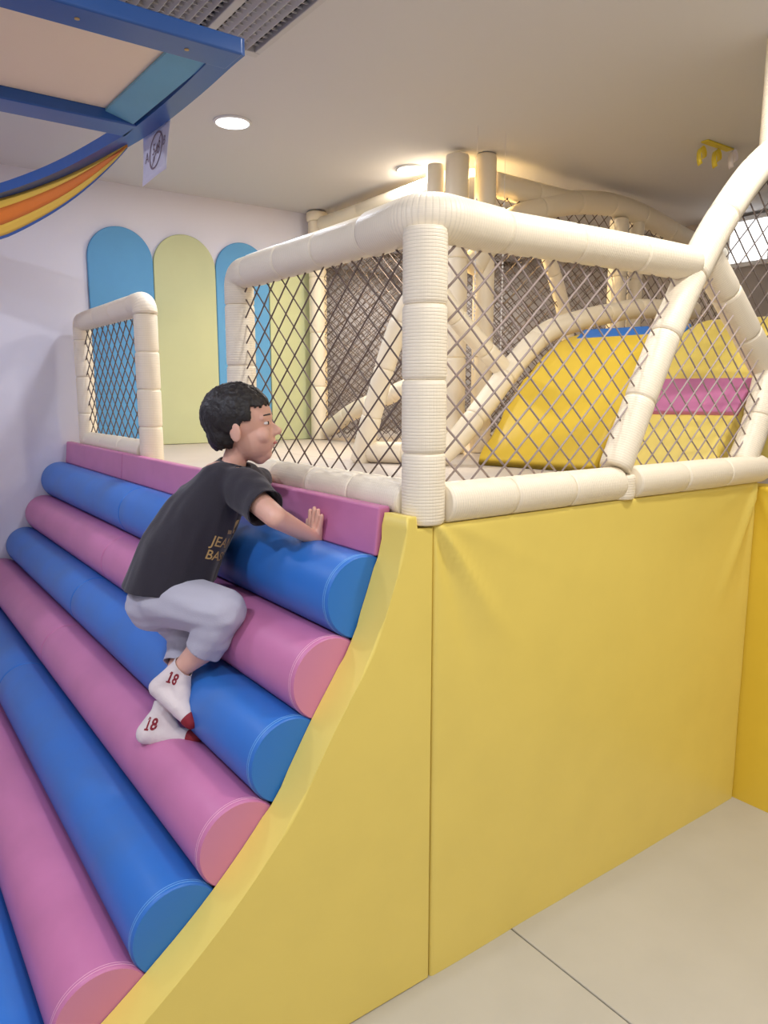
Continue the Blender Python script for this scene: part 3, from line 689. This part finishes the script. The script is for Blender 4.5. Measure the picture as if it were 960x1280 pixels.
# head: looking ahead and slightly up
hx = (FW + UPV * .12).normalized(); hz = LF.cross(hx) * -1
hz = hx.cross(LF); hd = J['hd']
if hz.z < 0: hz = -hz
HS = 1.1
def big(bb):
    for v in bb.verts: v.co = hd + (v.co - hd) * HS
    return bb
def hp(f, l, u): return hd + hx * f + LF * l + hz * u
b_body = b; b = bmesh.new()
ell(b, hp(-.008, 0, .022), (hx, LF, hz), (.084, .068, .078), 28)
ell(b, hp(.020, 0, -.028), (hx, LF, hz), (.056, .052, .066), 24)
rcone(b, hp(.045, 0, -.077), .018, hp(.030, 0, -.080), .024)
rcone(b, hp(.071, 0, -.005), .007, hp(.086, 0, -.024), .010)
for s in (-1, 1):
    rcone(b, hp(.079, s * .009, -.028), .0065, hp(.075, s * .010, -.028), .0065)
    ell(b, hp(-.010, s * .068, -.012), ((hx * .95 + LF * s * .3).normalized(), LF, hz), (.017, .007, .027), 14)
    ell(b, hp(.048, s * .030, -.030), (hx, LF, hz), (.022, .022, .022), 12)
    rcone(b, hp(.069, s * .016, .015), .006, hp(.058, s * .042, .014), .006)
rcone(b, hp(.069, -.013, -.048), .0065, hp(.069, .013, -.048), .0065); rcone(b, hp(.066, -.011, -.057), .0065, hp(.066, .011, -.057), .0065)
tm = bpy.data.meshes.new('h'); big(b).to_mesh(tm); b.free(); b = b_body; b.from_mesh(tm); bpy.data.meshes.remove(tm)
# arms
rcone(b, J['sR'], .036, J['eR'], .030); rcone(b, J['eR'], .029, J['wR'], .0195)
rcone(b, J['sL'], .036, J['eL'], .029); hl = Vector((-.078, .95, 1.298)); rcone(b, J['eL'], .028, hl, .019)
# right hand: palm flat on the pink beam, fingers up, thumb to the inside
def hand(palm0, palm1, side, fdir, out, r=.0078, spread=1, curl=.15):
    rcone(b, palm0, .017, palm1, .013)
    for k, (o, l, a) in enumerate(((.024, .040, .16), (.008, .047, .03), (-.008, .044, -.08), (-.023, .034, -.24))):
        s = palm1 + side * o * spread - fdir * abs(o) * .12; d = (fdir + side * a).normalized()
        rcone(b, palm0 + side * o * .55, .0105, s, .0092)
        m1 = s + d * l * .5 - out * .004 * 0; m2 = s + d * l + out * l * curl
        rcone(b, s, r + .0006, m1, r); rcone(b, m1, r, m2, r - .0012)
    t0 = palm0 + side * .020; t1 = t0 + side * .020 + fdir * .012 - out * .003; t2 = t1 + side * .008 + fdir * .020 + out * .003
    rcone(b, t0, .011, t1, .0095); rcone(b, t1, .0092, t2, .0075)
hand(Vector((-.118, .362, 1.172)), Vector((-.119, .366, 1.196)), Vector((0, 1, 0)), Vector((.05, -.05, 1)).normalized(), Vector((1, 0, 0)), spread=1.0, curl=0)
hand(hl + Vector((.012, .012, -.002)), hl + Vector((.035, .018, -.004)), Vector((.25, -.95, 0)), Vector((1, .22, -.04)).normalized(), Vector((0, 0, -1)), curl=.1)
# legs and feet
rcone(b, J['hR'], .062, J['kR'], .044); rcone(b, J['kR'], .043, J['cR'], .040); rcone(b, J['cR'], .041, J['aR'], .025)
rcone(b, J['hL'], .062, J['kL'], .042); rcone(b, J['kL'], .042, (J['kL'] + J['aL']) / 2, .036); rcone(b, (J['kL'] + J['aL']) / 2, .036, J['aL'], .024)
def foot(bb, an, he, ba, to, g=0, side=1):
    rcone(bb, an, .024 + g, he, .023 + g); rcone(bb, an, .022 + g, ba, .020 + g); rcone(bb, he, .022 + g, ba, .021 + g); rcone(bb, he, .021 + g, ba + LF * .012 * side, .018 + g)
    rcone(bb, ba, .021 + g, to, .014 + g); rcone(bb, ba + LF * .012 * side, .018 + g, to + LF * .014 * side, .012 + g)
foot(b, J['aR'], J['heR'], J['baR'], J['toR'], side=-1); foot(b, J['aL'], J['heL'], J['baL'], J['toL'])
body = lump(fuse(b, .0038, 2), 'body', M['skin'])
# black t-shirt
b = bmesh.new(); tl = LF * .04
for s in (-1, 1):
    rcone(b, J['t0'] + tl * s - FW * .018 + Vector((.0, .0, -.05)), .119, J['t1'] + tl * s - FW * .003, .111); rcone(b, J['t1'] + tl * s, .110, J['t2'] + tl * s, .102); rcone(b, J['t2'] + tl * s, .102, J['t3'] + tl * s * 1.1 - UPV * .012, .076)
rcone(b, J['t3'] - UPV * .006, .074, J['nk'] + UPV * .006, .054)
rcone(b, J['sR'] + LF * .02 - UPV * .004, .059, J['sRc'] + FW * .004, .055, 22); dR = (J['eR'] - J['sR']).normalized(); rcone(b, J['sRc'], .055, J['sRc'] + dR * .045, .055)
rcone(b, J['sL'] - UPV * .004, .056, J['sLc'], .050); dL = (J['eL'] - J['sL']).normalized(); rcone(b, J['sLc'], .05, J['sLc'] + dL * .045, .05)
sm = fuse(b, .0065, 5)
hem = J['t0'] + Vector((0, 0, -.012)); hemn = Vector((-.05, .03, -1))
nd = (J['nk2'] - J['nk']).normalized()
sm = cut(sm, [(hem, hemn, .5), (J['sRc'] + dR * .025, dR, .13), (J['sLc'] + dL * .025, dL, .10), (J['nk'] + nd * .030, nd, .1)])
sm = wrinkle(sm, .0085, 13, 3, (FW * .3 + UPV).normalized())
shirt = lump(sm, 'shirt', M['shirt']); k = shirt.modifiers.new('thick', 'SOLIDIFY'); k.thickness = .003; k.offset = -1
# grey shorts
b = bmesh.new()
for s in (-1, 1): rcone(b, J['pv'] + LF * .035 * s + Vector((.02, -.015, .05)), .076, J['pv'] + LF * .035 * s, .096)
rcone(b, J['hR'] - UPV * .004, .086, J['kR'] - FW * .012, .057, 24); dS = (J['cR'] - J['kR']).normalized(); rcone(b, J['kR'] - FW * .004, .056, J['cR'] + dS * .0, .050); rcone(b, J['cR'], .050, J['cR'] + dS * .03, .049)
rcone(b, J['hL'], .088, J['kL'] + UPV * .02, .062); dT = (J['aL'] - J['kL']).normalized(); rcone(b, J['kL'] + UPV * .02, .062, J['kL'] + dT * .07, .052); rcone(b, J['kL'] + dT * .07, .052, J['kL'] + dT * .10, .051)
pm = fuse(b, .006, 4)
pm = cut(pm, [(J['pv'] + Vector((.03, -.02, .095)), (0, 0, 1), .2), (J['cR'] + dS * .012, dS, .085), (J['kL'] + dT * .085, dT, .075)])
pm = wrinkle(pm, .0085, 17, 9, (J['kR'] - J['hR']).normalized())
shorts = lump(pm, 'shorts', M['pants']); k = shorts.modifiers.new('thick', 'SOLIDIFY'); k.thickness = .0025; k.offset = -1
# socks
socks = []
for an, he, ba, to, kn, side in (('aR', 'heR', 'baR', 'toR', 'cR', -1), ('aL', 'heL', 'baL', 'toL', 'kL', 1)):
    b = bmesh.new(); foot(b, J[an], J[he], J[ba], J[to], .0045, side); d = (J[kn] - J[an]).normalized()
    rcone(b, J[an], .0295, J[an] + d * .035, .034)
    m_ = cut(fuse(b, .0042, 3), [(J[an] + d * (.012 if side < 0 else .02), d, .07)])
    m_ = wrinkle(m_, .0016, 60, 4, d); o = lump(m_, 'sock', M['sock']); k = o.modifiers.new('thick', 'SOLIDIFY'); k.thickness = .002; k.offset = 0; socks.append(o)
    rr = MB(); Q = [J[an] + d * (.008 if side < 0 else .016)]
# lettering pressed on to cloth
def press(vf, target, o, ux, uy, name, m, parent, label=None, lift=.0016):
    """Flat lettering laid on to a garment's surface along its normal."""
    bpy.context.view_layer.update(); me = target.data; org = ORG[kid.name]
    bv = BVHTree.FromPolygons([v.co + org for v in me.vertices], [list(p.vertices) for p in me.polygons])
    ux, uy = Vector(ux).normalized(), Vector(uy).normalized(); n = ux.cross(uy).normalized(); vs = []
    bm = bmesh.new(); vv = [bm.verts.new(v) for v in vf[0]]
    for f in vf[1]:
        try: bm.faces.new([vv[i] for i in f])
        except ValueError: pass
    bmesh.ops.triangulate(bm, faces=bm.faces[:]); bmesh.ops.subdivide_edges(bm, edges=[e for e in bm.edges if e.calc_length() > .006], cuts=2, use_grid_fill=True); bmesh.ops.triangulate(bm, faces=bm.faces[:]); bm.verts.index_update()
    for v in bm.verts:
        p = Vector(o) + ux * v.co.x + uy * v.co.y; h = bv.ray_cast(p + n * .15, -n, .3)
        vs.append((h[0] + n * lift) if h[0] is not None else p)
    mb = MB().add(vs, [[v.index for v in f.verts] for f in bm.faces]); bm.free()
    return obj(name, mb, m, parent, label=label)
def screen(nrm, roll=0):
    """Text axes on a surface facing nrm, its up leaning by roll."""
    n = Vector(nrm).normalized(); ux = UPV.cross(n).normalized(); uy = n.cross(ux); c, s = math.cos(roll), math.sin(roll)
    return ux * c + uy * s, uy * c - ux * s
nR = (-LF * .8 + FW * .55).normalized(); ux, uy = screen(nR, -.35)
cc = J['t1'] + FW * .122 - LF * .07 + UPV * .022
tv = [[], []]
for s, oy, ox, sz in (('JEAN', .0, .0, .040), ('BASQ', -.040, .002, .038)):
    q = text_mesh(s, sz, bold=.012); n0 = len(tv[0]); tv[0] += [Vector((p.x + ox, p.y + oy, 0)) for p in q[0]]; tv[1] += [[i + n0 for i in f] for f in q[1]]
for cr in ([(-.002, .028), (.056, .030), (.056, .041), (-.004, .039)], [(.036, .0412), (.052, .0412), (.060, .072), (.050, .070)]):
    n0 = len(tv[0]); tv[0] += [Vector((x, y, 0)) for x, y in cr]; tv[1].append(list(range(n0, n0 + 4)))
press(tv, shirt, cc, ux, uy, 'print', M['gold'], shirt, 'gold lettering on the side of the shirt')
for o, an, he, roll in ((socks[0], 'aR', 'heR', -.35), (socks[1], 'aL', 'heL', -.12)):
    ux, uy = screen((-LF * .9 - FW * .25), roll)
    q = text_mesh('18', .033, bold=.03); p0 = J[an].lerp(J[he], .32 if an == 'aR' else .34) - LF * .03 + FW * (.004 if an == 'aR' else -.006)
    vf = ([Vector((p.x * .9, p.y * 1.2, 0)) for p in q[0]], q[1])
    n0 = len(vf[0]); x1 = min(p.x for p in vf[0]); y0 = min(p.y for p in vf[0]); y1 = max(p.y for p in vf[0])
    vf[0].extend(Vector(p + (0,)) for p in ((x1 - .0035, y0 - .0005), (x1 + .0075, y0 - .0005), (x1 + .0075, y0 + .004), (x1 - .0035, y0 + .004), (x1 - .004, y1 - .008), (x1 + .001, y1 - .0055), (x1 + .001, y1), (x1 - .001, y1)))
    vf[1].extend([[n0, n0 + 1, n0 + 2, n0 + 3], [n0 + 4, n0 + 5, n0 + 6, n0 + 7]])
    press(vf, o, p0, ux, uy, 'number', M['red'], o, 'dark red number 18')
    ba, to = (J['baR'], J['toR']) if an == 'aR' else (J['baL'], J['toL']); b = bmesh.new(); sd = LF * (.014 * (-1 if an == 'aR' else 1)); q = ba.lerp(to, .72)
    rcone(b, q, .0230, to, .0208); rcone(b, q + sd, .0208, to + sd, .0190); cm = cut(fuse(b, .003, 1), [(ba.lerp(to, .70), ba - to, .07)])
    lump(cm, 'toe_cap', M['red'], o, 'dark red toe cap')
# hair
b = bmesh.new()
ell(b, hp(-.016, 0, .030), (hx, LF, hz), (.092, .078, .083), 28); ell(b, hp(-.045, 0, -.012), (hx, LF, hz), (.052, .064, .056), 22)
hm = fuse(big(b), .0045, 2); bm = bmesh.new(); bm.from_mesh(hm)
kill = []
for f in bm.faces:
    q = (f.calc_center_median() - hd) / HS; ff, uu, ll = q.dot(hx), q.dot(hz), abs(q.dot(LF))
    line = .046 if ff > .035 else (.012 if ff > .012 else (.012 - (.012 - ff) * 1.5 if ff > -.03 else -.052))
    if uu < line + .006 * noise.noise(f.calc_center_median() * 90): kill.append(f)
bmesh.ops.delete(bm, geom=kill, context='FACES')
for v in bm.verts: v.co += v.normal * (.0035 * noise.noise(Vector(((v.co - hd).dot(LF) * 150, (v.co - hd).dot(hz) * 26, (v.co - hd).dot(hx) * 60))) + .002 * noise.noise(v.co * 160))
bm.to_mesh(hm); bm.free(); hm.polygons.foreach_set('use_smooth', [True] * len(hm.polygons))
hr = lump(hm, 'hair', M['hair']); k = hr.modifiers.new('thick', 'SOLIDIFY'); k.thickness = .008; k.offset = -1
for s in (-1, 1):
    b = bmesh.new(); ell(b, hp(.0625, s * .029, .000), (hx, LF, hz), (.0075, .0105, .0045), 16); e = lump(fuse(big(b), .0018, 1), 'eye', M['eyew'])
    b = bmesh.new(); ell(b, hp(.0686, s * .029, .000), (hx, LF, hz), (.0022, .0048, .0046), 14); me = bpy.data.meshes.new('i'); big(b).to_mesh(me); b.free(); lump(me, 'iris', M['iris'], e)
    b = bmesh.new(); rcone(b, hp(.0735, s * .016, .021), .0025, hp(.062, s * .044, .020), .0018); lump(fuse(big(b), .0015, 1), 'eyebrow', M['hair'])
b = bmesh.new(); rcone(b, hp(.074, -.013, -.0525), .0035, hp(.0755, 0, -.052), .0042); rcone(b, hp(.0755, 0, -.052), .0042, hp(.074, .013, -.0525), .0035); lump(fuse(big(b), .0016, 1), 'mouth', M['lip'])
